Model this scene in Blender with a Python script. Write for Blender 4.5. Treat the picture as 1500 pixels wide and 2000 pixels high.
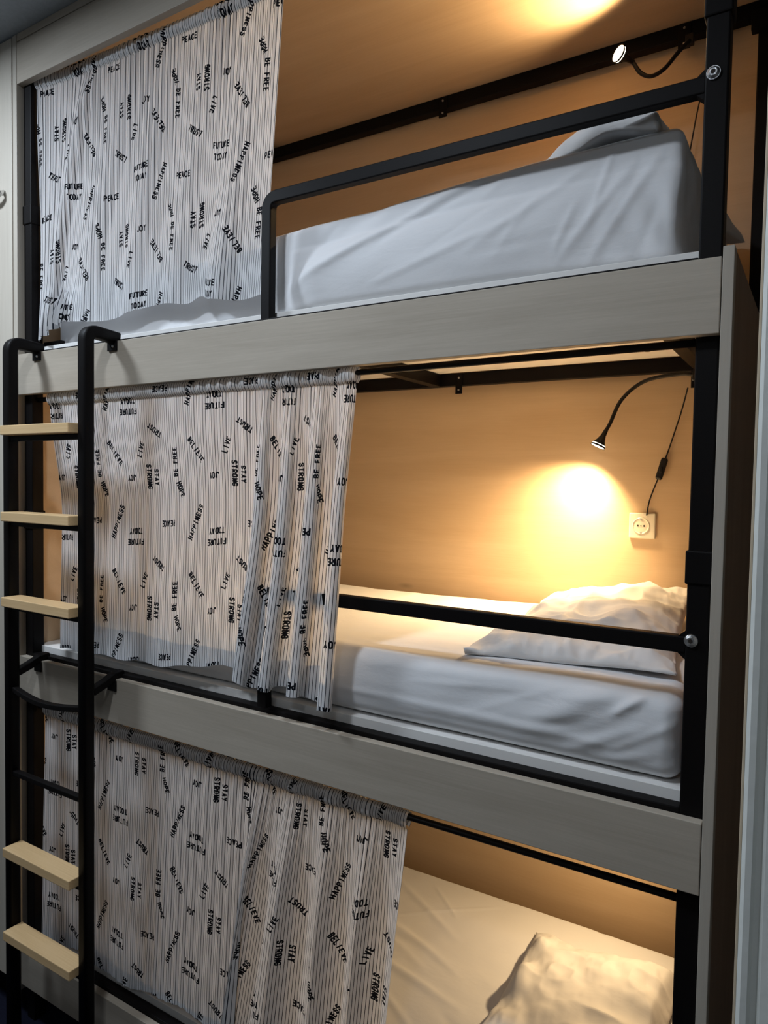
import bpy, bmesh, math, random
import numpy as np
from mathutils import Vector, Matrix

for o in list(bpy.data.objects): bpy.data.objects.remove(o)
C = bpy.context.scene
COL = C.collection
ZO = 0.45                       # all heights below are measured from 0.45 m above the floor

# ------------------------------------------------------------------ camera
def cam_axes(yaw, pitch, roll):
    cy, sy, cp, sp = math.cos(yaw), math.sin(yaw), math.cos(pitch), math.sin(pitch)
    f = Vector((-sy*cp, cy*cp, sp)); r = Vector((cy, sy, 0)); u = r.cross(f)
    return math.cos(roll)*r + math.sin(roll)*u, -math.sin(roll)*r + math.cos(roll)*u, f
r_, u_, f_ = cam_axes(0.5542, -0.0420, 0.0167)
cd = bpy.data.cameras.new('camera'); cam = bpy.data.objects.new('camera', cd); COL.objects.link(cam)
cam.matrix_world = Matrix(((r_.x, u_.x, -f_.x, 0.1572), (r_.y, u_.y, -f_.y, -1.3221), (r_.z, u_.z, -f_.z, 1.3692+ZO), (0, 0, 0, 1)))
cd.sensor_fit = 'HORIZONTAL'; cd.sensor_width = 36; cd.lens = 1379/1500*36; cd.clip_start = 0.02
C.camera = cam

# ------------------------------------------------------------------ world, lights, exposure
w = bpy.data.worlds.new('room_air'); C.world = w; w.use_nodes = True
w.node_tree.nodes['Background'].inputs[0].default_value = (0.7, 0.8, 1, 1)
w.node_tree.nodes['Background'].inputs[1].default_value = 0.0
C.view_settings.view_transform = 'Standard'; C.view_settings.look = 'None'
C.view_settings.gamma = 1; C.view_settings.exposure = 0.0; C.view_settings.use_curve_mapping = False

def area(name, loc, size, power, col, rot=(0, 0, 0)):
    l = bpy.data.lights.new(name, 'AREA'); l.shape = 'DISK'; l.size = size; l.energy = power; l.color = col
    o = bpy.data.objects.new(name, l); COL.objects.link(o); o.location = (loc[0], loc[1], loc[2]+ZO); o.rotation_euler = rot
    return o
def spot(name, loc, aim, power, col, angle, blend, rad):
    l = bpy.data.lights.new(name, 'SPOT'); l.energy = power; l.color = col; l.spot_size = math.radians(angle)
    l.spot_blend = blend; l.shadow_soft_size = rad
    o = bpy.data.objects.new(name, l); COL.objects.link(o); o.location = (loc[0], loc[1], loc[2]+ZO)
    o.rotation_euler = (Vector(aim)-Vector(loc)).to_track_quat('-Z', 'Y').to_euler()
    return o
ROOM = (0.80, 0.89, 1.0)
area('room_ceiling_lamp', (-0.90, -1.05, 2.735), 0.20, 17, ROOM)
area('room_ceiling_lamp_far', (-2.35, -0.80, 2.735), 0.30, 31, (0.76, 0.87, 1.0))
area('casing_fill_light', (0.35, -2.30, 2.735), 0.30, 7, ROOM)  # added fill from behind the camera, brightens the door casing
WARM = (1.0, 0.69, 0.36)

# ------------------------------------------------------------------ materials
def new_mat(name):
    m = bpy.data.materials.new(name); m.use_nodes = True
    return m, m.node_tree.nodes, m.node_tree.links, m.node_tree.nodes['Principled BSDF']
def simple(name, col, rough=0.5, metal=0.0, bump=0, bscale=200, spec=0.5, var=0.0, vscale=8):
    m, n, l, b = new_mat(name)
    b.inputs['Base Color'].default_value = (*col, 1); b.inputs['Roughness'].default_value = rough
    b.inputs['Metallic'].default_value = metal; b.inputs['Specular IOR Level'].default_value = spec
    tc = n.new('ShaderNodeTexCoord')
    if bump:
        nz = n.new('ShaderNodeTexNoise'); nz.inputs['Scale'].default_value = bscale; nz.inputs['Detail'].default_value = 3
        bp = n.new('ShaderNodeBump'); bp.inputs['Strength'].default_value = bump; bp.inputs['Distance'].default_value = 0.002
        l.new(tc.outputs['Object'], nz.inputs['Vector']); l.new(nz.outputs['Fac'], bp.inputs['Height']); l.new(bp.outputs['Normal'], b.inputs['Normal'])
    if var:
        nz = n.new('ShaderNodeTexNoise'); nz.inputs['Scale'].default_value = vscale; nz.inputs['Detail'].default_value = 4
        mx = n.new('ShaderNodeMix'); mx.data_type = 'RGBA'
        mx.inputs[6].default_value = (*[c*(1-var) for c in col], 1); mx.inputs[7].default_value = (*[min(1, c*(1+var)) for c in col], 1)
        l.new(tc.outputs['Object'], nz.inputs['Vector']); l.new(nz.outputs['Fac'], mx.inputs[0]); l.new(mx.outputs[2], b.inputs['Base Color'])
    return m
def wood(name, dark, light, along='x', rough=0.5, fine=0.35, fig=1.0, bump=0.15, knots=True):
    """laminate with long grain: streaky noise + a slow figure"""
    m, n, l, b = new_mat(name)
    tc = n.new('ShaderNodeTexCoord'); mp = n.new('ShaderNodeMapping')
    s = {'x': (1.6, 60, 60), 'z': (60, 60, 1.6), 'y': (60, 1.6, 60)}[along]
    mp.inputs['Scale'].default_value = s
    mp2 = n.new('ShaderNodeMapping'); mp2.inputs['Scale'].default_value = tuple(max(0.8, q/9) for q in s)
    n1 = n.new('ShaderNodeTexNoise'); n1.inputs['Scale'].default_value = 4; n1.inputs['Detail'].default_value = 6; n1.inputs['Roughness'].default_value = 0.65
    n2 = n.new('ShaderNodeTexNoise'); n2.inputs['Scale'].default_value = 1.6; n2.inputs['Detail'].default_value = 4; n2.inputs['Distortion'].default_value = 0.8
    l.new(tc.outputs['Object'], mp.inputs['Vector']); l.new(tc.outputs['Object'], mp2.inputs['Vector'])
    l.new(mp.outputs[0], n1.inputs['Vector']); l.new(mp2.outputs[0], n2.inputs['Vector'])
    a = n.new('ShaderNodeMix'); a.data_type = 'FLOAT'; a.inputs[0].default_value = fine
    l.new(n2.outputs['Fac'], a.inputs[2]); l.new(n1.outputs['Fac'], a.inputs[3])
    rp = n.new('ShaderNodeValToRGB'); rp.color_ramp.elements[0].position = 0.5-0.22*fig; rp.color_ramp.elements[1].position = 0.5+0.2*fig
    rp.color_ramp.elements[0].color = (*dark, 1); rp.color_ramp.elements[1].color = (*light, 1)
    l.new(a.outputs[0], rp.inputs[0])
    out = rp.outputs[0]
    if knots:
        v = n.new('ShaderNodeTexVoronoi'); v.inputs['Scale'].default_value = 1.0
        mp3 = n.new('ShaderNodeMapping'); mp3.inputs['Scale'].default_value = {'x': (1.7, 3, 5.5), 'z': (5.5, 3, 1.7), 'y': (5, 1.7, 5)}[along]
        l.new(tc.outputs['Object'], mp3.inputs['Vector']); l.new(mp3.outputs[0], v.inputs['Vector'])
        mr = n.new('ShaderNodeMapRange'); mr.inputs[1].default_value = 0.0; mr.inputs[2].default_value = 0.07
        mr.inputs[3].default_value = 0.68; mr.inputs[4].default_value = 1.0
        l.new(v.outputs['Distance'], mr.inputs[0])
        mu = n.new('ShaderNodeMix'); mu.data_type = 'RGBA'; mu.blend_type = 'MULTIPLY'; mu.inputs[0].default_value = 1
        l.new(rp.outputs[0], mu.inputs[6]); l.new(mr.outputs[0], mu.inputs[7]); out = mu.outputs[2]
    l.new(out, b.inputs['Base Color']); b.inputs['Roughness'].default_value = rough
    bp = n.new('ShaderNodeBump'); bp.inputs['Strength'].default_value = bump; bp.inputs['Distance'].default_value = 0.001
    l.new(n1.outputs['Fac'], bp.inputs['Height']); l.new(bp.outputs['Normal'], b.inputs['Normal'])
    b.inputs['Specular IOR Level'].default_value = 0.35
    return m
M = {}
M['ash'] = wood('pale_grey_ash_laminate', (0.37, 0.318, 0.252), (0.53, 0.468, 0.385), 'x')
M['ash_v'] = wood('pale_grey_ash_laminate_upright', (0.44, 0.39, 0.325), (0.57, 0.52, 0.44), 'z', knots=False)
M['oak'] = wood('honey_wood_panel', (0.56, 0.395, 0.235), (0.68, 0.51, 0.33), 'x', rough=0.55, fine=0.3)
M['oak_dark'] = wood('honey_wood_top_panel', (0.52, 0.36, 0.215), (0.64, 0.47, 0.30), 'x', rough=0.5, fine=0.3)
M['walnut'] = wood('brown_panel_side', (0.24, 0.155, 0.105), (0.34, 0.23, 0.16), 'z', rough=0.6, knots=False)
M['birch'] = wood('lacquered_birch', (0.64, 0.42, 0.20), (0.82, 0.58, 0.32), 'x', rough=0.32, fine=0.5)
M['black'] = simple('black_powder_coated_steel', (0.0055, 0.0045, 0.0045), 0.5, bump=0.12, bscale=900, spec=0.12)
M['blackp'] = simple('black_plastic', (0.012, 0.010, 0.009), 0.45, spec=0.3)
M['zinc'] = simple('zinc_plated_steel', (0.55, 0.56, 0.57), 0.32, 1.0, bump=0.4, bscale=400)
M['chrome'] = simple('brushed_chrome', (0.7, 0.7, 0.7), 0.25, 1.0)
M['melamine'] = simple('off_white_melamine', (0.82, 0.80, 0.77), 0.55, var=0.04)
M['socketp'] = simple('cream_plastic', (0.75, 0.70, 0.58), 0.3)
M['hole'] = simple('dark_hole', (0.02, 0.012, 0.008), 0.8)
M['ceil'] = simple('grey_textured_ceiling', (0.38, 0.42, 0.46), 0.9, bump=1.0, bscale=120, var=0.15, vscale=60)
M['wallp'] = simple('grey_painted_wall', (0.22, 0.22, 0.21), 0.85, bump=0.2, bscale=150)
M['floor'] = simple('dark_navy_carpet', (0.010, 0.011, 0.022), 0.95, bump=0.8, bscale=500, spec=0.1)
M['jamb'] = simple('glossy_painted_trim', (0.78, 0.80, 0.76), 0.28, bump=0.6, bscale=25, var=0.08, vscale=20)
M['jambe'] = simple('cream_trim_edge', (0.75, 0.62, 0.45), 0.5)
def sheet_mat(name, col, trans=0.0):
    m, n, l, b = new_mat(name)
    b.inputs['Roughness'].default_value = 0.95; b.inputs['Specular IOR Level'].default_value = 0.1
    b.inputs['Base Color'].default_value = (*col, 1); b.inputs['Sheen Weight'].default_value = 0.15
    tc = n.new('ShaderNodeTexCoord')
    mp = n.new('ShaderNodeMapping'); mp.inputs['Scale'].default_value = (5, 9, 14); mp.inputs['Rotation'].default_value = (0, 0.35, 0.2)
    a = n.new('ShaderNodeTexNoise'); a.inputs['Scale'].default_value = 1.6; a.inputs['Detail'].default_value = 5; a.inputs['Distortion'].default_value = 0.3
    f = n.new('ShaderNodeTexNoise'); f.inputs['Scale'].default_value = 900
    l.new(tc.outputs['Object'], mp.inputs[0]); l.new(mp.outputs[0], a.inputs['Vector']); l.new(tc.outputs['Object'], f.inputs['Vector'])
    b1 = n.new('ShaderNodeBump'); b1.inputs['Strength'].default_value = 0.22; b1.inputs['Distance'].default_value = 0.010
    b2 = n.new('ShaderNodeBump'); b2.inputs['Strength'].default_value = 0.15; b2.inputs['Distance'].default_value = 0.001
    l.new(a.outputs['Fac'], b1.inputs['Height']); l.new(f.outputs['Fac'], b2.inputs['Height']); l.new(b1.outputs[0], b2.inputs['Normal'])
    l.new(b2.outputs[0], b.inputs['Normal'])
    return m
M['sheet'] = sheet_mat('white_cotton_sheet', (0.78, 0.785, 0.80))
M['pillow'] = sheet_mat('white_cotton_pillowcase', (0.74, 0.73, 0.72))
def emis(name, col, s):
    m, n, l, b = new_mat(name)
    b.inputs['Base Color'].default_value = (0.8, 0.8, 0.8, 1)
    b.inputs['Emission Color'].default_value = (*col, 1); b.inputs['Emission Strength'].default_value = s
    return m
M['led'] = emis('lit_lamp_lens', (1, 0.88, 0.68), 14)
M['fixture'] = emis('lit_ceiling_fixture', (0.85, 0.92, 1), 4)

def cloth_mat(name, trans):
    """white cotton with fine dark woven stripes (uv.x = metres of cloth) and printed words (attribute = signed distance)"""
    m = bpy.data.materials.new(name); m.use_nodes = True; n = m.node_tree.nodes; l = m.node_tree.links; n.clear()
    out = n.new('ShaderNodeOutputMaterial'); uv = n.new('ShaderNodeUVMap'); uv.uv_map = 'cloth'
    sp = n.new('ShaderNodeSeparateXYZ'); l.new(uv.outputs[0], sp.inputs[0])
    def math_(op, a, b=None, c=None):
        q = n.new('ShaderNodeMath'); q.operation = op
        for i, v in enumerate((a, b, c)):
            if v is None: continue
            if isinstance(v, (int, float)): q.inputs[i].default_value = v
            else: l.new(v, q.inputs[i])
        return q.outputs[0]
    fr = math_('FRACT', math_('DIVIDE', sp.outputs[0], 0.0080))
    stripe = math_('LESS_THAN', math_('ABSOLUTE', math_('SUBTRACT', fr, 0.5)), 0.095)
    at = n.new('ShaderNodeAttribute'); at.attribute_name = 'print'
    word = math_('LESS_THAN', at.outputs['Fac'], 0.0)
    c1 = n.new('ShaderNodeMix'); c1.data_type = 'RGBA'; c1.inputs[6].default_value = (0.89, 0.89, 0.90, 1); c1.inputs[7].default_value = (0.025, 0.028, 0.045, 1)
    l.new(stripe, c1.inputs[0])
    c2 = n.new('ShaderNodeMix'); c2.data_type = 'RGBA'; c2.inputs[7].default_value = (0.012, 0.013, 0.018, 1)
    l.new(word, c2.inputs[0]); l.new(c1.outputs[2], c2.inputs[6])
    nz = n.new('ShaderNodeTexNoise'); nz.inputs['Scale'].default_value = 700; bp = n.new('ShaderNodeBump'); bp.inputs['Strength'].default_value = 0.2; bp.inputs['Distance'].default_value = 0.001
    l.new(uv.outputs[0], nz.inputs['Vector']); l.new(nz.outputs[0], bp.inputs['Height'])
    d = n.new('ShaderNodeBsdfDiffuse'); t = n.new('ShaderNodeBsdfTranslucent'); mx = n.new('ShaderNodeMixShader'); mx.inputs[0].default_value = trans
    l.new(c2.outputs[2], d.inputs[0]); l.new(c2.outputs[2], t.inputs[0]); l.new(bp.outputs[0], d.inputs['Normal'])
    l.new(d.outputs[0], mx.inputs[1]); l.new(t.outputs[0], mx.inputs[2]); l.new(mx.outputs[0], out.inputs[0])
    return m
M['cloth'] = cloth_mat('striped_printed_cotton', 0.38)
M['cloth2'] = cloth_mat('striped_printed_cotton_doubled', 0.08)

# ------------------------------------------------------------------ object helpers
WL = {}
def tag(o, label=None, cat=None, group=None, kind=None):
    if label: o['label'] = label
    if cat: o['category'] = cat
    if group: o['group'] = group
    if kind: o['kind'] = kind
    return o
def thing(name, loc, label, cat, group=None):
    o = bpy.data.objects.new(name, None); COL.objects.link(o); o.empty_display_size = 0.05
    o.location = (loc[0], loc[1], loc[2]+ZO); WL[o] = Vector(o.location)
    return tag(o, label, cat, group)
def link(name, me, mat, parent=None, smooth=False):
    n = len(me.vertices); co = np.empty(n*3); me.vertices.foreach_get('co', co); co = co.reshape(-1, 3)
    co[:, 2] += ZO
    c = (co.min(0)+co.max(0))/2; co -= c; me.vertices.foreach_set('co', co.ravel())
    me.polygons.foreach_set('use_smooth', np.full(len(me.polygons), bool(smooth)))
    me.update()
    if mat: me.materials.append(mat)
    o = bpy.data.objects.new(name, me); COL.objects.link(o); me.name = name
    WL[o] = Vector(c)
    if parent: o.parent = parent; o.location = Vector(c)-WL[parent]
    else: o.location = c
    return o
def bm_me(bm):
    bmesh.ops.recalc_face_normals(bm, faces=bm.faces[:])
    me = bpy.data.meshes.new('m'); bm.to_mesh(me); bm.free(); return me
def box(bm, x0, x1, y0, y1, z0, z1, bev=0.0, seg=2):
    vs = bmesh.ops.create_cube(bm, size=1)['verts']
    for v in vs: v.co = ((x0+x1)/2+v.co.x*(x1-x0), (y0+y1)/2+v.co.y*(y1-y0), (z0+z1)/2+v.co.z*(z1-z0))
    if bev:
        es = list({e for v in vs for e in v.link_edges})
        bmesh.ops.bevel(bm, geom=es, offset=bev, segments=seg, affect='EDGES', profile=0.5)
def bx(name, x0, x1, y0, y1, z0, z1, mat, parent=None, bev=0.0012):
    bm = bmesh.new(); box(bm, x0, x1, y0, y1, z0, z1, bev); return link(name, bm_me(bm), mat, parent)
def cyl(bm, p0, p1, r0, r1=None, seg=20, caps=True):
    r1 = r0 if r1 is None else r1
    p0, p1 = Vector(p0), Vector(p1); d = p1-p0
    mat = Matrix.Translation((p0+p1)/2) @ d.to_track_quat('Z', 'Y').to_matrix().to_4x4()
    bmesh.ops.create_cone(bm, cap_ends=caps, segments=seg, radius1=r0, radius2=r1, depth=d.length, matrix=mat)
def rprof(w, h, r=0.004, k=3):
    pts = []
    for cx, cy, a0 in ((w/2-r, h/2-r, 0), (-w/2+r, h/2-r, 90), (-w/2+r, -h/2+r, 180), (w/2-r, -h/2+r, 270)):
        for i in range(k+1):
            a = math.radians(a0+90*i/k); pts.append((cx+r*math.cos(a), cy+r*math.sin(a)))
    return pts
def circ(r, k=12): return [(r*math.cos(2*math.pi*i/k), r*math.sin(2*math.pi*i/k)) for i in range(k)]
def sweep(bm, path, prof, side=None, radii=None):
    """sweep a closed profile along a polyline; side = fixed direction of the profile's first axis"""
    P = [Vector(p) for p in path]; rings = []; prev = None
    for i, p in enumerate(P):
        t = (P[min(i+1, len(P)-1)]-P[max(i-1, 0)]).normalized()
        if side is not None: a = (Vector(side)-t*t.dot(Vector(side))).normalized()
        elif prev is None: a = t.orthogonal().normalized()
        else: a = (prev-t*t.dot(prev)).normalized()
        prev = a; b = t.cross(a); s = radii[i] if radii else 1.0
        rings.append([bm.verts.new(p+a*x*s+b*y*s) for x, y in prof])
    k = len(prof)
    for i in range(len(rings)-1):
        for j in range(k): bm.faces.new((rings[i][j], rings[i][(j+1) % k], rings[i+1][(j+1) % k], rings[i+1][j]))
    bm.faces.new(rings[0]); bm.faces.new(rings[-1])
def arc_path(pts, rad, k=6):
    """round the corners of a polyline"""
    P = [Vector(p) for p in pts]; out = [P[0]]
    for i in range(1, len(P)-1):
        a = (P[i-1]-P[i]).normalized(); b = (P[i+1]-P[i]).normalized(); s, e = P[i]+a*rad, P[i]+b*rad
        for j in range(k+1):
            q = j/k; out.append(s*(1-q)**2+P[i]*2*q*(1-q)+e*q*q)
    out.append(P[-1]); return out
def bez(pts, n=24):
    P = [Vector(p) for p in pts]; P = [P[0]*2-P[1]]+P+[P[-1]*2-P[-2]]; out = []
    for i in range(1, len(P)-2):
        for j in range(n if i < len(P)-3 else n+1):
            t = j/n; a, b, c, d = P[i-1:i+3]
            out.append(0.5*((2*b)+(c-a)*t+(2*a-5*b+4*c-d)*t*t+(3*b-a-3*c+d)*t**3))
    return out
def grid_mesh(V, uvs=None, attr=None, close=False):
    """V: rows x cols x 3 numpy -> quad mesh"""
    R, K = V.shape[:2]; me = bpy.data.meshes.new('m')
    idx = np.arange(R*K).reshape(R, K)
    if close: idx = np.concatenate([idx, idx[:1]], 0)
    q = np.stack([idx[:-1, :-1], idx[1:, :-1], idx[1:, 1:], idx[:-1, 1:]], -1).reshape(-1, 4)
    me.vertices.add(R*K); me.vertices.foreach_set('co', np.ascontiguousarray(V, dtype=np.float32).ravel())
    me.loops.add(q.size); me.loops.foreach_set('vertex_index', q.ravel().astype(np.int32))
    me.polygons.add(len(q)); me.polygons.foreach_set('loop_start', np.arange(0, q.size, 4, dtype=np.int32))
    me.update(calc_edges=True)
    if uvs is not None:
        l = me.uv_layers.new(name='cloth'); l.data.foreach_set('uv', uvs.reshape(-1, 2)[q.ravel()].astype(np.float32).ravel())
    if attr is not None:
        a = me.attributes.new('print', 'FLOAT', 'POINT'); a.data.foreach_set('value', attr.ravel().astype(np.float32))
    me.validate(); return me

# value noise for numpy arrays
def vnoise(x, y, seed=0):
    xi = np.floor(x).astype(np.int64); yi = np.floor(y).astype(np.int64); fx = x-xi; fy = y-yi
    fx = fx*fx*(3-2*fx); fy = fy*fy*(3-2*fy)
    def h(a, b):
        n = (a*374761393+b*668265263+seed*974634777) & 0x7fffffff
        n = ((n ^ (n >> 13))*1274126177) & 0x7fffffff
        return ((n ^ (n >> 16)) & 0xffff)/32767.5-1
    return (h(xi, yi)*(1-fx)+h(xi+1, yi)*fx)*(1-fy)+(h(xi, yi+1)*(1-fx)+h(xi+1, yi+1)*fx)*fy
def fbm(x, y, seed=0, o=3):
    s = 0; a = 1
    for i in range(o): s = s+a*vnoise(x*2**i, y*2**i, seed+i*17); a *= 0.5
    return s
def sstep(a, b, x):
    t = np.clip((x-a)/(b-a), 0, 1); return t*t*(3-2*t)

# ------------------------------------------------------------------ room
def struct(o): return tag(o, kind='structure')
FL = -0.45; CE = 2.765
struct(bx('floor', -3.4, 1.3, -2.8, 1.1, FL-0.1, FL, M['floor'], bev=0))
struct(bx('ceiling', -3.4, 1.3, -2.8, 1.1, CE, CE+0.1, M['ceil'], bev=0))
struct(bx('wall_back', -3.4, 1.3, 1.0, 1.1, FL, CE, M['oak'], bev=0))
struct(bx('wall_left', -3.5, -3.4, -2.8, 1.1, FL, CE, M['wallp'], bev=0))
struct(bx('wall_right', 1.3, 1.4, -2.8, 1.1, FL, CE, M['wallp'], bev=0))
struct(bx('wall_front', -3.4, 1.3, -2.9, -2.8, FL, CE, M['wallp'], bev=0))
# door casing standing close by on the right
bm = bmesh.new()
prof = [(0.0, 0.0), (0.0, -0.012), (0.004, -0.016), (0.010, -0.016), (0.013, -0.010), (0.018, -0.009), (0.022, -0.015), (0.034, -0.016), (0.038, -0.010), (0.075, -0.009), (0.08, -0.014), (0.12, -0.014), (0.12, 0.05), (0.0, 0.05)]
lo = [bm.verts.new((0.100+x, -0.50+y, FL)) for x, y in prof]; hi = [bm.verts.new((0.100+x, -0.50+y, CE)) for x, y in prof]
for i in range(len(prof)): j = (i+1) % len(prof); bm.faces.new((lo[i], lo[j], hi[j], hi[i]))
bm.faces.new(lo); bm.faces.new(hi[::-1])
t1 = struct(link('trim_1', bm_me(bm), M['jamb']))
bx('edge_strip', 0.0972, 0.0998, -0.512, -0.455, FL, CE, M['jambe'], t1, bev=0.0005)
for n_, p_ in (('ceiling_light', (-0.90, -1.05)), ('ceiling_light', (-2.35, -0.80)), ('ceiling_light', (0.35, -2.30))):  # the last fixture is added, it goes with the casing fill
    bm = bmesh.new(); cyl(bm, (p_[0], p_[1], CE-0.003), (p_[0], p_[1], CE-0.018), 0.16, 0.155, 40)
    rt = thing('ceiling_light', (p_[0], p_[1], CE), 'round flush ceiling light over the aisle, ' + ('before the wardrobe end' if p_[0] < -1 else 'before the middle of the bunk bed' if p_[0] < 0 else 'added behind the viewer to brighten the door casing'), 'ceiling light', 'ceiling lights over the aisle')
    link('housing', bm_me(bm), M['wallp'], rt)
    bm = bmesh.new(); cyl(bm, (p_[0], p_[1], CE-0.018), (p_[0], p_[1], CE-0.024), 0.13, 0.12, 40)
    link('diffuser', bm_me(bm), M['fixture'], rt)

# wardrobe flush with the left end of the beds
wd = thing('wardrobe', (-2.40, 0.3, FL), 'tall pale grey wardrobe beside the left end of the bunk beds', 'wardrobe')
bx('carcass', -2.75, -2.081, 0.020, 0.60, FL+0.10, CE-0.004, M['ash_v'], wd)
bx('plinth', -2.74, -2.085, 0.05, 0.58, FL, FL+0.10, M['black'], wd)
dr = bx('door', -2.748, -2.0815, -0.001, 0.019, FL+0.125, CE-0.006, M['ash_v'], wd, 0.0015)
bm = bmesh.new()
sweep(bm, arc_path([(-2.125, -0.0015, 2.285), (-2.120, -0.020, 2.275), (-2.145, -0.026, 2.262), (-2.22, -0.026, 2.262), (-2.245, -0.020, 2.275), (-2.240, -0.0015, 2.285)], 0.008), rprof(0.016, 0.008, 0.002), side=(0, 0, 1))
tag(link('handle', bm_me(bm), M['chrome'], dr), 'chrome bar handle')

# ------------------------------------------------------------------ bunk bed
S = 0.977
T = {1: 1.760, 2: 0.783, 3: -0.194}
L0, L1 = -2.055, 0.0
bed = thing('bunk_bed', (-1.03, 0.5, FL), 'triple-deck bunk bed of black steel frame with pale grey wooden fascia boards', 'bunk bed')
PX = (-2.055, -2.015, -0.040, -0.002)     # post x extents
for k, (a, b) in enumerate(((PX[0], PX[1]), (PX[2], PX[3]))):
    for j, (y0, y1) in enumerate(((0.022, 0.062), (0.945, 0.985))):
        po = bx('post', a, b, y0, y1, FL, CE-0.004 if j == 0 else CE-0.03, M['black'], bed, 0.003)
        if j == 0:
            for t in (1, 2):
                bx('post_sleeve', a-0.004, b+0.004, y0-0.0035, y1+0.004, T[t]+0.415, T[t]+0.475, M['black'], po, 0.003)
for z in (T[1]+S, T[1], T[2], T[3]):
    bx('fascia_board', L0+0.001, L1, 0.0, 0.0215, z-0.129, z, M['ash'], bed, 0.0015)
bx('top_filler_strip', L0+0.001, L1, 0.0015, 0.018, T[1]+S+0.0035, CE-0.001, M['ash'], bed, 0.0008)
ep = bx('end_panel', -2.0775, -2.0555, 0.0, 0.99, FL+0.105, CE-0.003, M['ash_v'], bed, 0.001)
bx('end_panel', -2.0555+0.0005, -2.050, 0.070, 0.94, FL+0.12, CE-0.01, M['oak'], bed, 0.0)
bx('end_panel', 0.0015, 0.0195, 0.0, 0.030, FL+0.10, 1.776, M['ash_v'], bed, 0.001)
e2 = bx('end_panel', 0.0017, 0.0193, 0.0305, 0.99, FL+0.10, 1.775, M['walnut'], bed, 0.001)
e2['label'] = 'dark brown end panel'
bx('plinth', L0+0.02, L1-0.02, 0.10, 0.12, FL, T[3]-0.045, M['black'], bed, 0)
for t, z in ((0, T[1]+S), (1, T[1]), (2, T[2]), (3, T[3])):
    bx('front_beam', PX[1], PX[2], 0.0225, 0.052, z-0.044, z+0.010 if t else z-0.001, M['black'], bed, 0.002)
    rail = bx('back_rail', PX[1], PX[2], 0.950, 0.985, z-0.044, z-0.0005, M['black'], bed, 0.002)
    if t: bx('cross_beam', -1.058, -1.020, 0.0525, 0.9495, z-0.044, z-0.0008, M['black'], bed, 0.0015)
    if t: bx('cross_beam', -0.176, -0.139, 0.0525, 0.9495, z-0.044, z-0.0008, M['black'], bed, 0.0015)
    bx('cross_beam', -0.036, -0.006, 0.0625, 0.9445, z-0.044, z-0.0008, M['black'], bed, 0.0015)
    bx('cross_beam', -2.05, -2.02, 0.0625, 0.9445, z-0.044, z-0.0008, M['black'], bed, 0.0015)
    # fixing tabs hanging from the rear rail
    for xt, ln, tw in (((-1.03, 0.030, 0.032), (-0.235, 0.034, 0.034), (-0.150, 0.040, 0.012), (-1.93, 0.03, 0.034)) if t == 0 else ((-0.945, 0.030, 0.026), (-0.178, 0.052, 0.012), (-1.93, 0.03, 0.03))):
        tb = bx('bracket', xt-tw/2, xt+tw/2, 0.9455, 0.9497, z-0.044-ln, z-0.006, M['black'], bed, 0.0006)
        for zz in (z-0.018, z-0.044-ln*0.55):
            bm = bmesh.new(); cyl(bm, (xt, 0.9455, zz), (xt, 0.9425, zz), 0.0038, 0.0028, 10)
            tag(link('screw', bm_me(bm), M['zinc'], tb), 'small bright screw')
    # screws on the rail
bx('bracket', -0.056, -0.008, 0.915, 0.9445, 2.640, T[1]+S-0.0445, M['black'], bed, 0.002)
bx('bracket', -1.835, -1.765, 0.928, 0.9495, 2.700, 2.722, M['black'], bed, 0.002)
bx('bracket', -2.0145, -1.925, 0.0625, 0.080, T[1]+0.002, T[1]+0.046, M['black'], bed, 0.002)
# wooden lining under the ceiling, and the white sleeping platforms
bx('top_panel', -2.049, -0.0, 0.019, 0.995, T[1]+S, T[1]+S+0.012, M['oak_dark'], bed, 0)
for t in (1, 2, 3):
    z = T[t]
    pl = bx('sleeping_platform', -2.046, -0.001-0.0405, 0.0535, 0.944, z, z+0.030, M['melamine'], bed, 0.0012)
    for i in range(6):
        x = -0.285-i*0.316
        for yy in (0.825, 0.46):
            bm = bmesh.new(); cyl(bm, (x, yy, z-0.0003), (x, yy, z+0.001), 0.0085, seg=16)
            tag(link('screw_hole', bm_me(bm), M['hole'], pl), 'dark drilled hole')
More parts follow.
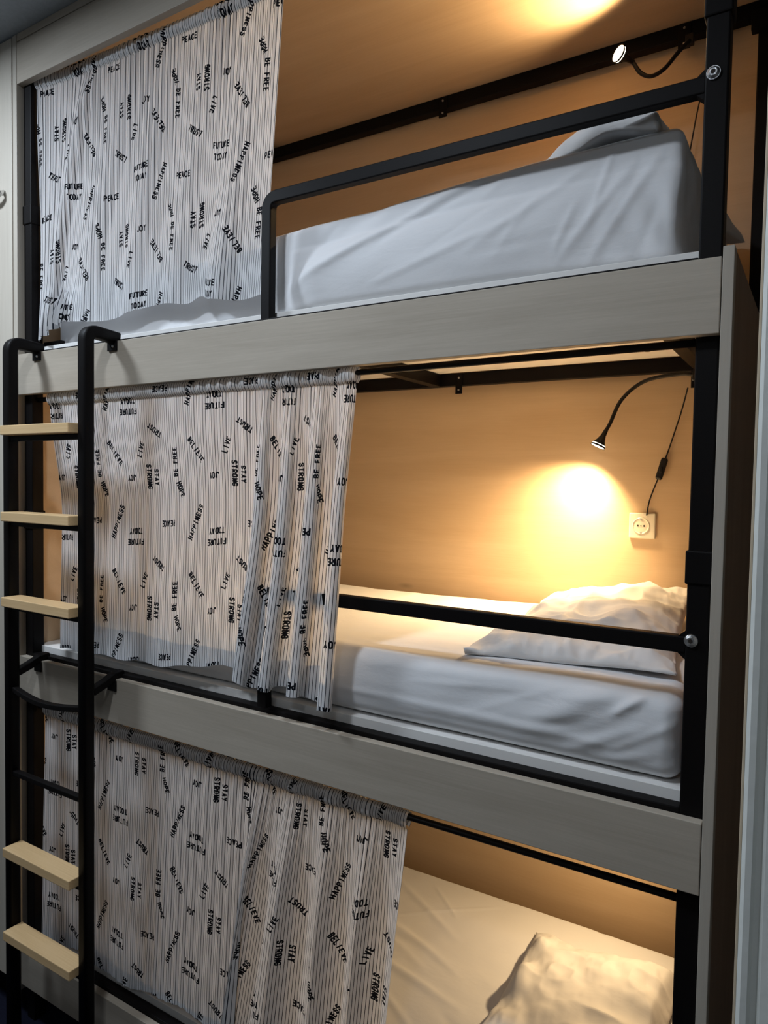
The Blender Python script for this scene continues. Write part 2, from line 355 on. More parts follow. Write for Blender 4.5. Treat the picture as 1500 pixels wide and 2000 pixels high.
# guard rails with a bent corner post
for t in (1, 2):
    z = T[t]+0.305; bm = bmesh.new()
    yg = 0.036
    sweep(bm, arc_path([(-1.0335, yg, T[t]-0.001), (-1.0335, yg, z), (PX[2]-0.0003, yg, z)], 0.030, 8), rprof(0.024, 0.030, 0.003), side=(0, 1, 0))
    gr = link('guard_rail', bm_me(bm), M['black'], bed, False)
    for s in (-1, 1):      # small welded gussets where the rail meets the post
        bm = bmesh.new()
        tri = [(PX[2]-0.0004, z+s*0.0148), (PX[2]-0.013, z+s*0.0148), (PX[2]-0.0004, z+s*0.026)]
        f = [bm.verts.new((x, yg-0.010, zz)) for x, zz in tri]; g = [bm.verts.new((x, yg+0.010, zz)) for x, zz in tri]
        bm.faces.new(f); bm.faces.new(g[::-1])
        for i in range(3): bm.faces.new((f[i], f[(i+1) % 3], g[(i+1) % 3], g[i]))
        link('gusset', bm_me(bm), M['black'], gr)
    bm = bmesh.new()
    xb, zb = (-0.026, z+0.013) if t == 1 else (-0.030, z+0.010)
    cyl(bm, (xb, 0.0215, zb), (xb, 0.0185, zb), 0.0118, 0.0115, 28); cyl(bm, (xb, 0.0185, zb), (xb, 0.0145, zb), 0.0105, 0.0065, 28)
    bo = link('bolt', bm_me(bm), M['zinc'], bed, False); bo['label'] = 'bright zinc dome bolt'
    bm = bmesh.new(); cyl(bm, (xb, 0.0146, zb), (xb, 0.0142, zb), 0.0042, seg=6); link('hex_socket', bm_me(bm), M['hole'], bo)

# ------------------------------------------------------------------ ladder
lad = thing('ladder', (-1.77, -0.09, FL), 'black steel ladder with pale wooden treads hooked over the fascia boards', 'ladder')
for xc in (-1.948, -1.5825):
    bm = bmesh.new()
    sweep(bm, arc_path([(xc, -0.088, FL+0.001), (xc, -0.088, 1.776), (xc, 0.012, 1.7685)], 0.032, 8), rprof(0.034, 0.034, 0.007), side=(1, 0, 0))
    up = link('upright', bm_me(bm), M['black'], lad, True)
    bm = bmesh.new(); box(bm, xc-0.020, xc+0.020, -0.0055, -0.0008, 1.732, 1.7605, 0.001)
    hk = link('hook_plate', bm_me(bm), M['black'], up)
    bm = bmesh.new(); cyl(bm, (xc+0.006, -0.0055, 1.744), (xc+0.006, -0.0085, 1.744), 0.004, 0.003, 10); tag(link('screw', bm_me(bm), M['zinc'], hk), 'small bright screw')
    bm = bmesh.new(); sweep(bm, [(xc, -0.0705, 0.762), (xc, -0.03, 0.776), (xc, 0.0, 0.790), (xc, 0.030, 0.793)], rprof(0.026, 0.022, 0.003), side=(1, 0, 0))
    link('stay_arm', bm_me(bm), M['black'], up)
    bm = bmesh.new(); box(bm, xc-0.018, xc+0.018, -0.0055, -0.0008, 0.748, 0.780, 0.001); link('hook_plate', bm_me(bm), M['black'], up)
for i, z in enumerate((1.519, 1.262, 1.005, 0.747, 0.490, 0.234, -0.028)):
    bm = bmesh.new(); zb = z-0.028-0.0085
    if i == 3: pts = [(-1.931+0.3315*q, -0.088-0.012*math.sin(math.pi*q), zb+0.004-0.014*math.sin(math.pi*q)) for q in np.linspace(0, 1, 16)]
    else: pts = [(-1.931, -0.088, zb), (-1.5995, -0.088, zb)]
    sweep(bm, pts, rprof(0.020, 0.016, 0.003), side=(0, 1, 0))
    cb = link('crossbar', bm_me(bm), M['black'], lad)
    if i == 3: cb['label'] = 'black crossbar bowed downward, without a wooden tread'
    if i in (3, 4): continue
    bm = bmesh.new(); box(bm, -1.9302, -1.6000, -0.132, -0.070, z-0.028, z, 0.0022)
    tr = link('tread', bm_me(bm), M['birch'], lad)

# ------------------------------------------------------------------ curtain rods and curtains
GL = {  # stroke letters on a unit square
 'A': [[(0, 0), (.5, 1), (1, 0)], [(.22, .35), (.78, .35)]], 'B': [[(0, 0), (0, 1), (.75, 1), (.95, .8), (.75, .54), (0, .54)], [(.75, .54), (1, .28), (.75, 0), (0, 0)]],
 'C': [[(1, .8), (.75, 1), (.25, 1), (0, .8), (0, .2), (.25, 0), (.75, 0), (1, .2)]], 'D': [[(0, 0), (0, 1), (.65, 1), (1, .7), (1, .3), (.65, 0), (0, 0)]],
 'E': [[(.95, 1), (0, 1), (0, 0), (.95, 0)], [(0, .5), (.8, .5)]], 'F': [[(.95, 1), (0, 1), (0, 0)], [(0, .5), (.8, .5)]],
 'G': [[(1, .8), (.75, 1), (.25, 1), (0, .8), (0, .2), (.25, 0), (.75, 0), (1, .2), (1, .45), (.55, .45)]], 'H': [[(0, 0), (0, 1)], [(1, 0), (1, 1)], [(0, .5), (1, .5)]],
 'I': [[(.5, 0), (.5, 1)]], 'J': [[(.9, 1), (.9, .2), (.65, 0), (.25, 0), (0, .25)]], 'L': [[(0, 1), (0, 0), (.9, 0)]], 'N': [[(0, 0), (0, 1), (1, 0), (1, 1)]],
 'O': [[(.25, 0), (0, .2), (0, .8), (.25, 1), (.75, 1), (1, .8), (1, .2), (.75, 0), (.25, 0)]], 'P': [[(0, 0), (0, 1), (.75, 1), (1, .8), (1, .62), (.75, .45), (0, .45)]],
 'R': [[(0, 0), (0, 1), (.75, 1), (1, .8), (1, .65), (.75, .48), (0, .48)], [(.55, .48), (1, 0)]],
 'S': [[(1, .82), (.75, 1), (.25, 1), (0, .8), (.05, .6), (.95, .4), (1, .2), (.75, 0), (.25, 0), (0, .18)]], 'T': [[(0, 1), (1, 1)], [(.5, 1), (.5, 0)]],
 'U': [[(0, 1), (0, .2), (.25, 0), (.75, 0), (1, .2), (1, 1)]], 'V': [[(0, 1), (.5, 0), (1, 1)]], 'Y': [[(0, 1), (.5, .5), (1, 1)], [(.5, .5), (.5, 0)]]}
CAP, LW, PITCH, HALF = 0.0148, 0.0067, 0.0121, 0.0019
PU, PV = 0.330, 0.376           # repeat of the print in the cloth
TILE = [  # words of one repeat: text lines, centre u, centre up, reading angle (hanging upside down as on the middle bunk)
 (['HAPPINESS'], 0.110, 0.000, 66), (['PEACE'], 0.000, 0.000, 180), (['FUTURE', 'TODAY'], 0.190, -0.042, 180), (['TRUST'], 0.292, -0.113, 146),
 (['BELIEVE'], 0.118, 0.201, -54), (['LIVE'], 0.230, 0.208, 67), (['BE FREE'], 0.036, 0.170, 89), (['STAY', 'STRONG'], 0.272, 0.130, -90),
 (['JOY'], 0.180, 0.127, 180), (['HOPE'], 0.053, 0.092, -68)]
def print_sdf(U, V, flip, u0, v0):
    """U: cols of cloth u, V: rows of cloth v (down). signed distance to the lettering"""
    R, K = len(V), len(U); D = np.full((R, K), 0.02)
    umax, vmax = U[-1], V[-1]
    for iu in range(-2, int(umax/PU)+3):
        for iv in range(-3, int(vmax/PV)+3):
            for lines, cu, cv, ang in TILE:
                if flip: ang = ang+180; cu = -cu; cv = -cv
                c = np.array([u0+cu+iu*PU, v0-cv+iv*PV])      # v down
                if c[0] < -0.08 or c[0] > umax+0.08 or c[1] < -0.08 or c[1] > vmax+0.08: continue
                a = math.radians(ang); ca, sa = math.cos(a), math.sin(a)
                for li, word in enumerate(lines):
                    off = ((len(lines)-1)/2-li)*0.031
                    n = len(word)
                    for k, ch in enumerate(word):
                        if ch == ' ': continue
                        ox = (k-(n-1)/2)*PITCH-LW/2; oy = off-CAP/2
                        for st in GL[ch]:
                            pts = [(ox+px*LW, oy+py*CAP) for px, py in st]
                            pts = [(c[0]+px*ca-py*sa, c[1]-(px*sa+py*ca)) for px, py in pts]
                            for (x0, y0), (x1, y1) in zip(pts[:-1], pts[1:]):
                                m = 0.008
                                i0, i1 = np.searchsorted(U, (min(x0, x1)-m, max(x0, x1)+m)); j0, j1 = np.searchsorted(V, (min(y0, y1)-m, max(y0, y1)+m))
                                if i1 <= i0 or j1 <= j0: continue
                                X = U[None, i0:i1]; Y = V[j0:j1, None]; dx, dy = x1-x0, y1-y0
                                tt = np.clip(((X-x0)*dx+(Y-y0)*dy)/(dx*dx+dy*dy), 0, 1)
                                d = np.hypot(X-x0-tt*dx, Y-y0-tt*dy)-HALF
                                D[j0:j1, i0:i1] = np.minimum(D[j0:j1, i0:i1], d)
    return D
def curtain(label, shape, H, flip, u0, v0, rod, du=0.0022, header=0.042):
    """shape(q, t) -> x, y, z arrays; q across 0..1, t down 0..1"""
    q = np.linspace(0, 1, 6000)
    L = None
    for t in (0.3, 0.7):
        x, y, z = shape(q[None, :], np.array([[t]])); s = np.concatenate([[0], np.cumsum(np.hypot(np.diff(x[0]), np.diff(y[0])))])
        L = s if L is None else L+s
    L = L/2; K = int(L[-1]/du); U = np.linspace(0, L[-1], K); Q = np.interp(U, L, q); V = np.arange(0, H+1e-6, du); tt = V/H
    X, Y, Z = shape(Q[None, :], tt[:, None])
    P = np.stack(np.broadcast_arrays(X, Y, Z), -1)
    # header hugs the rod
    yr, zr, rr = rod; hh = (V < header)[:, None]
    bul = np.sin(np.clip(V/header, 0, 1)*math.pi)[:, None]**0.6*0.011
    P[:, :, 1] -= bul*hh
    uv = np.stack(np.broadcast_arrays(U[None, :], -V[:, None]), -1)
    D = print_sdf(U, V, flip, u0, v0)
    c = thing('curtain', (float(P[..., 0].mean()), float(P[..., 1].mean()), float(P[..., 2].min())), label, 'curtain')
    cl = link('cloth_panel', grid_mesh(P, uv, D), M['cloth'], c, True)
    # back layer of the rod pocket
    nh = int(header/du)+1
    B = P[:nh:2, ::2].copy(); B[:, :, 1] += (bul*2.3+0.0015)[:nh:2]+0.001
    pk = link('rod_pocket', grid_mesh(B, uv[:nh:2, ::2]), M['cloth2'], c, True)
    h0 = len(V)-int(0.016/du); Hm = P[h0::2, ::2].copy(); Hm[:, :, 1] += 0.0015
    link('hem', grid_mesh(Hm, uv[h0::2, ::2]), M['cloth2'], c, True)
    return c
def pleatwin(q, a, b, s=0.02): return sstep(a-s, a+s, q)*(1-sstep(b-s, b+s, q))
def ripple(q, t, N, amp, seed):
    ph = 2*math.pi*N*q+1.8*vnoise(q*N*0.35, t*1.3+0*q, seed)+0.7*vnoise(q*N*0.9, t*0.6+0*q, seed+3)
    return np.sin(ph)*amp*(0.65+0.45*vnoise(q*N*0.2, t*1.5+0*q, seed+5))

# middle bunk
def shape2(q, t):
    # flat gathered part q<0.55 ; bunched pleats q>0.55
    k = 0.50
    xr = np.where(q < k, q/k*0.735, 0.735+(q-k)/(1-k)*0.265)
    x0 = -1.925+0.075*sstep(0, 0.5, t)*1.0-0.0*t; x1 = -0.752-0.030*t
    x = x0+(x1-x0)*xr
    w = sstep(k-0.02, k+0.03, q)
    y = 0.026-0.012*t*sstep(0.0, 0.2, t)-0.022*t*w+0*q
    y = y+ripple(q, t, 46, 0.0032*(1-0.35*t), 11)*(1-0.6*w*sstep(0.05, 0.25, t))
    y = y+0.006*t*fbm(q*9, t*1.2+0*q, 5)*(1-w)
    ph = 2*math.pi*(q-k)/(1-k)*3.6-0.6-0.5*vnoise(q*6, t*1.0+0*q, 21)
    A = w*(0.004+0.018*sstep(0.02, 0.45, t)); Bx = w*(0.002+0.0125*sstep(0.02, 0.5, t))
    y = y-A*np.sin(ph); x = x-Bx*np.sin(2*ph)*0.85+Bx*0.7*np.cos(ph)
    x = x-w*0.045*t*(1-xr)/0.265*sstep(0.3, 1, t)
    zt = 1.636
    hem = 0.832+0.030*xr+0.028*np.exp(-((q-0.44)/0.09)**2)-0.012*np.exp(-((q-0.62)/0.05)**2)-0.026*sstep(0.80, 0.95, q)+0.004*np.sin(q*60)
    z = zt+(hem-zt)*t
    return x, y, z
# top bunk
def shape1(q, t):
    x0 = -2.006-0.004*t; x1 = -1.005-0.062*t
    qq = q+0.055*np.exp(-((q-0.20)/0.10)**2)*(t-0.1)*-1.0-0.02*sstep(0.3, 1, t)*np.sin(q*9)*q*(1-q)
    x = x0+(x1-x0)*qq
    y = 0.040+0.014*sstep(0, 0.15, q)+0.006*t+0*q
    y = y+ripple(q, t, 44, 0.0034*(1-0.3*t), 31)
    y = y+0.010*sstep(0.1, 0.9, t)*np.sin(2*math.pi*(q*5.2+0.5*t)+2*vnoise(q*3, t*1.2+0*q, 8))
    y = y-0.020*np.exp(-((q-(0.26-0.20*t))/0.035)**2)*sstep(0, 0.2, t)*(1-0.5*t)
    y = y-0.022*np.exp(-((q-0.80-0.04*t)/0.04)**2)*sstep(0.55, 1, t)
    lo_ = np.exp(-((q-0.14)/0.075)**2)*sstep(0.80, 1, t)
    y = y-lo_*(0.022+0.020*np.sin(q*150)); x = x+lo_*0.006*np.cos(q*150)
    y = np.where(y > 0.060, 0.060+(y-0.060)*0.3, y); zt = 2.640-0.035*q
    hem = 1.852+0.010*np.sin(q*14)-0.048*(1-sstep(0.05, 0.17, q))-0.02*sstep(0.80, 0.95, q)+0.022*np.exp(-((q-0.76)/0.04)**2)
    z = zt+(hem-zt)*t
    return x, y, z
# lowest bunk
def shape3(q, t):
    k = 0.50
    xr = np.where(q < k, q/k*0.66, 0.66+(q-k)/(1-k)*0.34)
    x0 = -1.975+0*t; x1 = -0.602-0.055*t
    x = x0+(x1-x0)*xr
    w = sstep(k-0.02, k+0.04, q)
    y = 0.038-0.012*t+ripple(q, t, 58, 0.0030*(1-0.3*t), 51)*(1-0.4*w*sstep(0.05, 0.3, t))
    y = y+0.007*t*fbm(q*8, t*1.3+0*q, 15)*(1-w)
    ph = 2*math.pi*(q-k)/(1-k)*4.1+0.5+0.7*vnoise(q*5, t*1.1+0*q, 61)
    A = w*(0.003+0.018*sstep(0.02, 0.5, t)); Bx = w*0.012*sstep(0.03, 0.5, t)
    y = y-A*np.sin(ph)-w*0.012*t; x = x+Bx*0.8*np.cos(ph)-Bx*0.9*np.sin(2*ph)*np.exp(-((q-k-0.06)/0.12)**2)
    x = x-w*0.085*t*np.exp(-((q-k-0.05)/0.12)**2)
    zt = 0.632
    hem = -0.150+0.045*xr+0.010*np.sin(q*22)+0.004*np.sin(q*70)
    z = zt+(hem-zt)*t
    return x, y, z
c1 = curtain('striped white word-print curtain on the top bunk, lettering upright, hem lying at the sheet', shape1, 0.80, True, 0.050, 0.060, (0.055, 2.61, 0.008))
c2 = curtain('striped white word-print curtain on the middle bunk, half bunched into deep pleats, lit from behind', shape2, 0.80, False, 0.165, 0.395, (0.040, 1.62, 0.008))
c3 = curtain('striped white word-print curtain on the lowest bunk, behind the ladder foot, dim', shape3, 0.78, False, 0.200, 0.230, (0.040, 0.62, 0.008))
for t, (zl, zr_, y, lab) in enumerate(((2.620, 2.585, 0.058, 'thin black curtain rod under the topmost fascia board'), (1.617, 1.6255, 0.0435, 'thin black curtain rod below the fascia board of the top bunk'),
                              (0.612, 0.617, 0.0435, 'thin black curtain rod below the fascia board of the middle bunk'))):
    bm = bmesh.new(); cyl(bm, (PX[1]+0.0005, y, zl), (PX[2]-0.0005, y, zr_), 0.0075, seg=20)
    tag(link('curtain_rod', bm_me(bm), M['blackp'], None, True), lab, 'curtain rod')

# ------------------------------------------------------------------ bedding
def rbox(x0, x1, y0, y1, z0, z1, r, step, disp):
    """rounded box as a dense quad shell, then displaced; disp(P, N) -> P"""
    V = []; F = []; off = 0
    def add(A):
        nonlocal off
        R, K = A.shape[:2]; idx = np.arange(R*K).reshape(R, K)+off
        F.append(np.stack([idx[:-1, :-1], idx[1:, :-1], idx[1:, 1:], idx[:-1, 1:]], -1).reshape(-1, 4)); V.append(A.reshape(-1, 3)); off += R*K
    lo = np.array([x0, y0, z0]); hi = np.array([x1, y1, z1])
    n = [max(2, int(round((hi[i]-lo[i])/step[i]))) for i in range(3)]
    ax = [np.linspace(lo[i], hi[i], n[i]+1) for i in range(3)]
    for i in range(3):
        a, b = (i+1) % 3, (i+2) % 3
        A, B = np.meshgrid(ax[a], ax[b], indexing='ij')
        for s in (lo[i], hi[i]):
            G = np.zeros(A.shape+(3,)); G[..., a] = A; G[..., b] = B; G[..., i] = s
            if s == hi[i]: G = G[::1]
            else: G = G[::-1]
            add(G)
    V = np.concatenate(V); F = np.concatenate(F)
    key = np.round(V/1e-5).astype(np.int64); _, first, inv = np.unique(key, axis=0, return_index=True, return_inverse=True)
    V = V[first]; F = inv.reshape(-1)[F]
    cl = np.clip(V, lo+r, hi-r); d = V-cl; ln = np.linalg.norm(d, axis=1, keepdims=True); N = np.where(ln > 1e-9, d/np.maximum(ln, 1e-9), 0)
    inside = ln[:, 0] < 1e-9
    P = cl+N*r
    P = disp(P, N)
    me = bpy.data.meshes.new('m'); me.vertices.add(len(P)); me.vertices.foreach_set('co', P.astype(np.float32).ravel())
    me.loops.add(F.size); me.loops.foreach_set('vertex_index', F.ravel().astype(np.int32)); me.polygons.add(len(F))
    me.polygons.foreach_set('loop_start', np.arange(0, F.size, 4, dtype=np.int32)); me.update(calc_edges=True); me.validate()
    return me
def crease(a, b, segs):
    """ridges along segments in a 2d chart (a, b): (a0,b0,a1,b1,width,height)"""
    out = np.zeros_like(a)
    for a0, b0, a1, b1, w, h in segs:
        dx, dy = a1-a0, b1-b0; L2 = dx*dx+dy*dy; t = ((a-a0)*dx+(b-b0)*dy)/L2; tc = np.clip(t, 0, 1)
        d = np.hypot(a-a0-tc*dx, b-b0-tc*dy); taper = np.sin(np.clip(tc, 0.02, 0.98)*math.pi)**0.5
        out += h*taper*np.exp(-(d/w)**2)
    return out
def mattress(label, z0, ztop, tilt, seed, fcr, tcr, x1=-0.05, y0=0.092, bulge=0.0):
    def disp(P, N):
        x, y, z = P[:, 0], P[:, 1], P[:, 2]; P = P.copy()
        hz = np.clip((z-z0)/(ztop-z0), 0, 1)
        ny, nz, nx = np.abs(N[:, 1]), N[:, 2], N[:, 0]
        P[:, 2] += hz*tilt(x)
        fr = np.clip(-N[:, 1], 0, 1); tp = np.clip(nz, 0, 1); rt = np.clip(nx, 0, 1)
        P[:, 1] -= fr*(0.003*fbm(x*4, z*7, seed)+(0.004 if bulge else 0.012)*np.sin(hz*math.pi)+crease(x, z, fcr))
        P[:, 1] -= fr*bulge*sstep(-1.03, -0.90, x)*(1-0.7*sstep(-0.50, -0.15, x))*np.sin(np.clip(hz*1.15+0.15, 0, 1)*math.pi)**0.6
        P[:, 1] += (1-sstep(-1.10, -1.0, x))*fr*0.012*(bulge > 0)
        P[:, 2] += tp*(0.004*fbm(x*4, y*5, seed+7)+crease(x, y, tcr))
        P[:, 0] += rt*(0.005*fbm(y*7, z*12, seed+9)+0.004)
        # corner tucks at the foot of the near right corner
        cnr = np.exp(-((x-x1)/0.12)**2)*fr
        P[:, 1] += cnr*0.0025*np.sin((x-x1)*90+(z-z0)*60)*(1-hz)
        return P
    me = rbox(-1.99 if bulge else -1.94, x1, y0, 0.925, z0, ztop, 0.016 if bulge else 0.032, (0.004, 0.012 if z0 > 0 else 0.008, 0.004), disp)
    o = link('mattress', me, M['sheet'], None, True)
    return tag(o, label, 'mattress')
random.seed(4)
def rnd_creases(n, x0, x1, z0, z1, ang, w, h, ln, seed):
    r = random.Random(seed); out = []
    for _ in range(n):
        x = r.uniform(x0, x1); z = r.uniform(z0, z1); a = math.radians(ang+r.uniform(-16, 16)); l = ln*r.uniform(0.5, 1.3)
        out.append((x, z, x+l*math.cos(a), z+l*math.sin(a), w*r.uniform(0.7, 1.4), h*r.uniform(-1.0, 1.2)))
    return out
z1 = T[1]+0.031
mattress('thick white-sheeted mattress on the top bunk, behind the guard rail', z1, 1.985, lambda x: 0.012+0.040*sstep(-1.3, -0.15, x), 3,
         [(-1.0, z1+0.05, -0.55, z1+0.185, 0.009, 0.004), (-0.62, z1+0.16, -0.28, z1+0.20, 0.008, -0.003), (-1.0, z1+0.04, -0.70, z1+0.17, 0.030, 0.007), (-1.02, z1+0.09, -0.72, z1+0.20, 0.028, -0.006),
          (-0.75, z1+0.03, -0.40, z1+0.10, 0.008, 0.003), (-0.5, z1+0.06, -0.25, z1+0.17, 0.009, 0.003), (-0.25, z1+0.01, -0.12, z1+0.16, 0.010, 0.004), (-0.31, z1+0.02, -0.17, z1+0.15, 0.010, 0.004)]
         + rnd_creases(10, -1.0, -0.2, z1+0.03, z1+0.18, 20, 0.0075, 0.0022, 0.24, 5)+rnd_creases(7, -0.45, -0.14, z1+0.02, z1+0.15, 58, 0.0075, 0.0022, 0.12, 15)+[(-1.0, z1+0.062, -0.40, z1+0.215, 0.009, 0.0035), (-0.72, z1+0.12, -0.33, z1+0.225, 0.008, -0.003)], [], x1=-0.088, bulge=0.030)
z2 = T[2]+0.031
mattress('white-sheeted mattress on the middle bunk, glowing under the reading lamp', z2, 0.972, lambda x: 0.010*sstep(-1.2, -0.2, x), 13,
         [(-1.9, z2+0.07, -1.2, z2+0.045, 0.010, 0.004), (-1.8, z2+0.05, -1.1, z2+0.03, 0.009, 0.003), (-0.9, z2+0.06, -0.2, z2+0.055, 0.008, 0.003), (-0.7, z2+0.045, -0.15, z2+0.05, 0.008, 0.0025),
          (-0.35, z2+0.05, -0.16, z2+0.16, 0.024, 0.008), (-0.27, z2+0.02, -0.10, z2+0.10, 0.012, 0.004), (-0.20, z2+0.015, -0.09, z2+0.05, 0.010, 0.003), (-0.17, z2+0.11, -0.11, z2+0.15, 0.008, 0.008), (-0.5, z2+0.08, -0.3, z2+0.14, 0.03, -0.004)]
         + rnd_creases(8, -1.0, -0.2, z2+0.02, z2+0.13, 8, 0.008, 0.0022, 0.30, 6)+rnd_creases(9, -0.42, -0.10, z2+0.01, z2+0.10, 20, 0.009, 0.0028, 0.16, 16), rnd_creases(10, -1.5, -0.4, 0.1, 0.8, 100, 0.03, 0.003, 0.3, 8), y0=0.068)
z3 = T[3]+0.031
mattress('white-sheeted mattress on the lowest bunk, creased lengthwise', z3, -0.050, lambda x: 0.006*sstep(-1.2, -0.2, x), 23,
         rnd_creases(8, -1.8, -0.2, z3+0.02, z3+0.10, 5, 0.004, 0.002, 0.2, 9),
         [(-1.25, 0.50, -0.62, 0.36, 0.014, 0.007), (-1.25, 0.68, -0.70, 0.50, 0.018, 0.006), (-1.15, 0.86, -0.75, 0.62, 0.012, 0.004), (-0.95, 0.85, -0.80, 0.72, 0.004, 0.004), (-1.0, 0.62, -0.7, 0.86, 0.005, 0.003)]
         + rnd_creases(16, -1.4, -0.3, 0.1, 0.9, 150, 0.010, 0.003, 0.3, 10), y0=0.078)

def pillow(label, c, size, rot, seed, flat=0.3, wr=0.010, bend=None, step=90, pw=0.48):
    """soft pillow: cushion profile with pulled corners, wrinkles and a limp hemmed opening"""
    sx, sy, h = size; n = step; U, V = np.meshgrid(np.linspace(-1, 1, n), np.linspace(-1, 1, n), indexing='ij')
    pin = 1-0.09*(1-np.abs(V)**2.5)*np.abs(U)**3; pin2 = 1-0.07*(1-np.abs(U)**2.5)*np.abs(V)**3
    X = U*sx/2*pin; Y = V*sy/2*pin2
    prof = (np.clip(1-np.abs(U)**2.6, 0, 1)*np.clip(1-np.abs(V)**2.6, 0, 1))**pw
    rad = np.abs(U)**3+np.abs(V)**3
    wrk = wr*(fbm(X*9, Y*9, seed)*0.6+0.5*fbm(X*22+3*Y, Y*8, seed+4)*np.clip(rad+0.25, 0, 1.0))
    wrk += -wr*0.9*np.abs(vnoise(X*14+2, Y*14, seed+8))
    Zt = h*prof*0.72+wrk*(prof**0.5)+0.003; Zb = -h*prof*0.28*0-0.001
    cut = 0.004*fbm(X*25, Y*25, seed+2)*sstep(0.85, 1, np.maximum(np.abs(U), np.abs(V)))
    Zt = Zt+np.abs(cut)+0.010*sstep(0.86, 1, np.maximum(np.abs(U), np.abs(V)))*np.clip(vnoise(X*18, Y*18, seed+6), 0, 1)*1.2
    Zbm = Zt*0-0.0+np.where(np.maximum(np.abs(U), np.abs(V)) > 0.999, Zt, np.minimum(Zt-0.004, 0.0+0.000))
    ca, sa = math.cos(rot), math.sin(rot)
    def place(Z):
        P = np.stack([c[0]+X*ca-Y*sa, c[1]+X*sa+Y*ca, c[2]+Z], -1)
        return bend(P, U, V) if bend else P
    top = place(Zt); bot = place(Zbm)
    bm_top = grid_mesh(np.concatenate([top, ], 0))
    bmx = bmesh.new(); bmx.from_mesh(bm_top)
    m2 = grid_mesh(bot[::-1]); bmx.from_mesh(m2)
    bmesh.ops.remove_doubles(bmx, verts=bmx.verts[:], dist=1e-5)
    bmesh.ops.recalc_face_normals(bmx, faces=bmx.faces[:])
    me = bpy.data.meshes.new('m'); bmx.to_mesh(me); bmx.free()
    bpy.data.meshes.remove(bm_top); bpy.data.meshes.remove(m2)
    o = link('pillow', me, M['pillow'], None, True)
    return tag(o, label, 'pillow')
def b1(P, U, V):
    P = P.copy(); P[..., 2] += 0.045*np.exp(-((U-0.5)/0.4)**2-((V+0.65)/0.5)**2)+0.02*sstep(0.2, 1, V)-0.10*(1-sstep(-1.0, 0.5, U)); return P
pillow('plump white pillow on the top bunk, half hidden behind the raised mattress edge', (-0.300, 0.50, 2.030), (0.43, 0.84, 0.145), -0.09, 3, bend=b1, pw=0.34)
def b2(P, U, V):
    P = P.copy(); P[..., 2] += 0.055*sstep(-0.2, 1, V)*sstep(-1.2, 0.9, U)+0.012*sstep(-0.2, 1, U); return P
pillow('rumpled white pillow on the middle bunk with a limp ruffled edge', (-0.330, 0.52, 0.984), (0.45, 0.77, 0.105), 0.09, 9, wr=0.020, bend=b2, step=130)
def b3(P, U, V):
    P = P.copy(); P[..., 2] += 0.035*np.exp(-((U+0.78)/0.14)**2)*(0.45+0.55*np.sin(V*9+1))*sstep(-1, 0, V)*(1-sstep(0.5, 0.9, V))+0.03*sstep(-0.3, 0.8, U)*(1-sstep(0.8, 1, U)); return P
pillow('crumpled white pillow on the lowest bunk casting a brown shadow', (-0.335, 0.48, -0.042), (0.44, 0.60, 0.105), 0.0, 21, wr=0.016, bend=b3, step=130)

# ------------------------------------------------------------------ reading lamps and the socket
def shade_bm(p, d, ln=0.058, r0=0.0065, r1=0.0245):
    d = Vector(d).normalized(); prof = [(0, r0), (0.35, r0*1.25), (0.62, r1*0.55), (0.85, r1*0.85), (1.0, r1), (1.0, r1*0.90), (0.85, r1*0.75)]
    a = d.orthogonal().normalized(); b = d.cross(a); bm = bmesh.new(); rings = []
    for q, r in prof: rings.append([bm.verts.new(Vector(p)+d*q*ln+(a*math.cos(t)+b*math.sin(t))*r) for t in [2*math.pi*i/28 for i in range(28)]])
    for i in range(len(rings)-1):
        for j in range(28): bm.faces.new((rings[i][j], rings[i][(j+1) % 28], rings[i+1][(j+1) % 28], rings[i+1][j]))
    bm.faces.new(rings[0]); return bm
def lamp(label, base, necks, aimd, cable, sw, power, ang):
    r = thing('reading_lamp', base, label, 'lamp', None)
    tip = Vector(necks[-1]); d = Vector(aimd).normalized()
    bm = bmesh.new(); sweep(bm, bez(necks, 12), circ(0.0058, 12)); link('gooseneck', bm_me(bm), M['blackp'], r, True)
    s = link('lamp_shade', bm_me(shade_bm(tip-d*0.002, d)), M['blackp'], r, True)
    bm = bmesh.new(); cyl(bm, tip+d*0.048, tip+d*0.0548, 0.0215, 0.0222, 28); lens = link('lens', bm_me(bm), M['led'], s)
    bx('mounting_clip', base[0]-0.012, base[0]+0.012, base[1]-0.012, base[1]+0.004, base[2]-0.016, base[2]+0.016, M['blackp'], r, 0.003)
    if cable:
        cp = bez(cable, 10); bm = bmesh.new(); sweep(bm, cp, circ(0.0021, 8)); cb = link('cable', bm_me(bm), M['blackp'], r, True)
        if sw:
            a, b = Vector(sw[0]), Vector(sw[1]); bm = bmesh.new(); sweep(bm, [a, a+(b-a)*0.08, b-(b-a)*0.08, b], rprof(0.020, 0.014, 0.004), side=(1, 0, 0), radii=[0.7, 1, 1, 0.7]); so = link('inline_switch', bm_me(bm), M['blackp'], cb, False)
            m = a*0.45+b*0.55; bm = bmesh.new(); box(bm, m.x-0.004, m.x+0.004, m.y-0.011, m.y-0.006, m.z-0.010, m.z+0.010, 0.0015); link('rocker', bm_me(bm), M['blackp'], so)
    e = tip+d*0.0600
    spot('reading_lamp_light', tuple(e), tuple(e+d), power, WARM, ang, 1.0, 0.02)
    return r
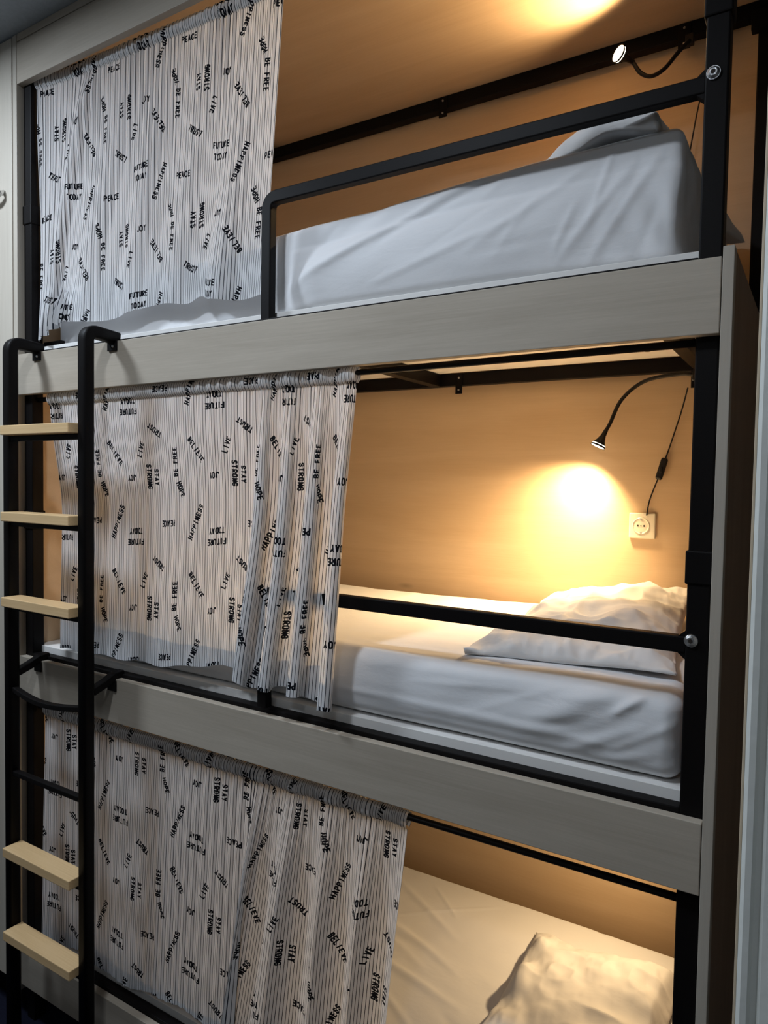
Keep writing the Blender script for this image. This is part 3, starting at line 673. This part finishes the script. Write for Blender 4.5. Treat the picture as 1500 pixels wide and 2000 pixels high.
lamp('black gooseneck reading lamp over the middle bunk pillow, bent down to the wall', (-0.165, 0.930, 1.700),
     [(-0.165, 0.925, 1.698), (-0.215, 0.928, 1.704), (-0.311, 0.930, 1.690), (-0.378, 0.930, 1.638), (-0.412, 0.930, 1.565), (-0.424, 0.930, 1.543)],
     (-0.42, -0.20, -1.0), [(-0.192, 0.945, 1.665), (-0.212, 0.975, 1.60), (-0.240, 0.990, 1.51), (-0.258, 0.990, 1.450), (-0.276, 0.990, 1.395), (-0.298, 0.990, 1.33), (-0.306, 0.988, 1.279)],
     ((-0.256, 0.984, 1.458), (-0.274, 0.984, 1.392)), 80, 135)
lamp('black gooseneck reading lamp over the top bunk, its lit face turned up to the ceiling', (-0.215, 0.925, 2.665),
     [(-0.215, 0.915, 2.660), (-0.240, 0.880, 2.615), (-0.268, 0.850, 2.565), (-0.300, 0.835, 2.545), (-0.330, 0.830, 2.560), (-0.352, 0.825, 2.595)],
     (-0.55, -0.80, 0.18), [(-0.150, 0.955, 2.69), (-0.168, 0.965, 2.60), (-0.192, 0.970, 2.50), (-0.205, 0.970, 2.42), (-0.222, 0.970, 2.30), (-0.235, 0.965, 2.18)], None, 32.0, 165)
lamp('black gooseneck reading lamp over the lowest bunk pillow', (-0.165, 0.930, T[3]+0.917),
     [(-0.165, 0.925, 0.721), (-0.155, 0.90, 0.70), (-0.140, 0.86, 0.60), (-0.140, 0.84, 0.50)],
     (-0.75, -0.45, -0.8), None, None, 19.0, 165)
so = thing('wall_socket', (-0.318, 1.0, 1.245), 'cream single power socket on the wood panel below the lamp switch', 'socket')
bm = bmesh.new(); box(bm, -0.359, -0.279, 0.9895, 0.9995, 1.206, 1.286, 0.004, 3); pl = link('cover_plate', bm_me(bm), M['socketp'], so)
bm = bmesh.new(); cx, cz = -0.322, 1.246
rings = []
for r, y in ((0.0265, 0.9885), (0.0245, 0.9872), (0.0225, 0.9885), (0.0205, 0.9960 if False else 0.9890)):
    rings.append([bm.verts.new((cx+r*math.cos(t), y, cz+r*math.sin(t))) for t in [2*math.pi*i/36 for i in range(36)]])
for i in range(3):
    for j in range(36): bm.faces.new((rings[i][j], rings[i][(j+1) % 36], rings[i+1][(j+1) % 36], rings[i+1][j]))
bm.faces.new(rings[-1]); link('socket_well', bm_me(bm), M['socketp'], so)
for dx, dz, r in ((-0.0095, 0, 0.0030), (0.0095, 0, 0.0030), (0, 0, 0.0018)):
    bm = bmesh.new(); cyl(bm, (cx+dx, 0.9890, cz+dz), (cx+dx, 0.9884, cz+dz), r, seg=12)
    tag(link('pin_hole', bm_me(bm), M['hole'], so), 'dark pin hole')
for s in (-1, 1):
    bm = bmesh.new(); box(bm, cx-0.003, cx+0.003, 0.9868, 0.9888, cz+s*0.021-0.0015, cz+s*0.021+0.0015, 0.0003)
    tag(link('earth_contact', bm_me(bm), M['zinc'], so), 'metal earth contact')
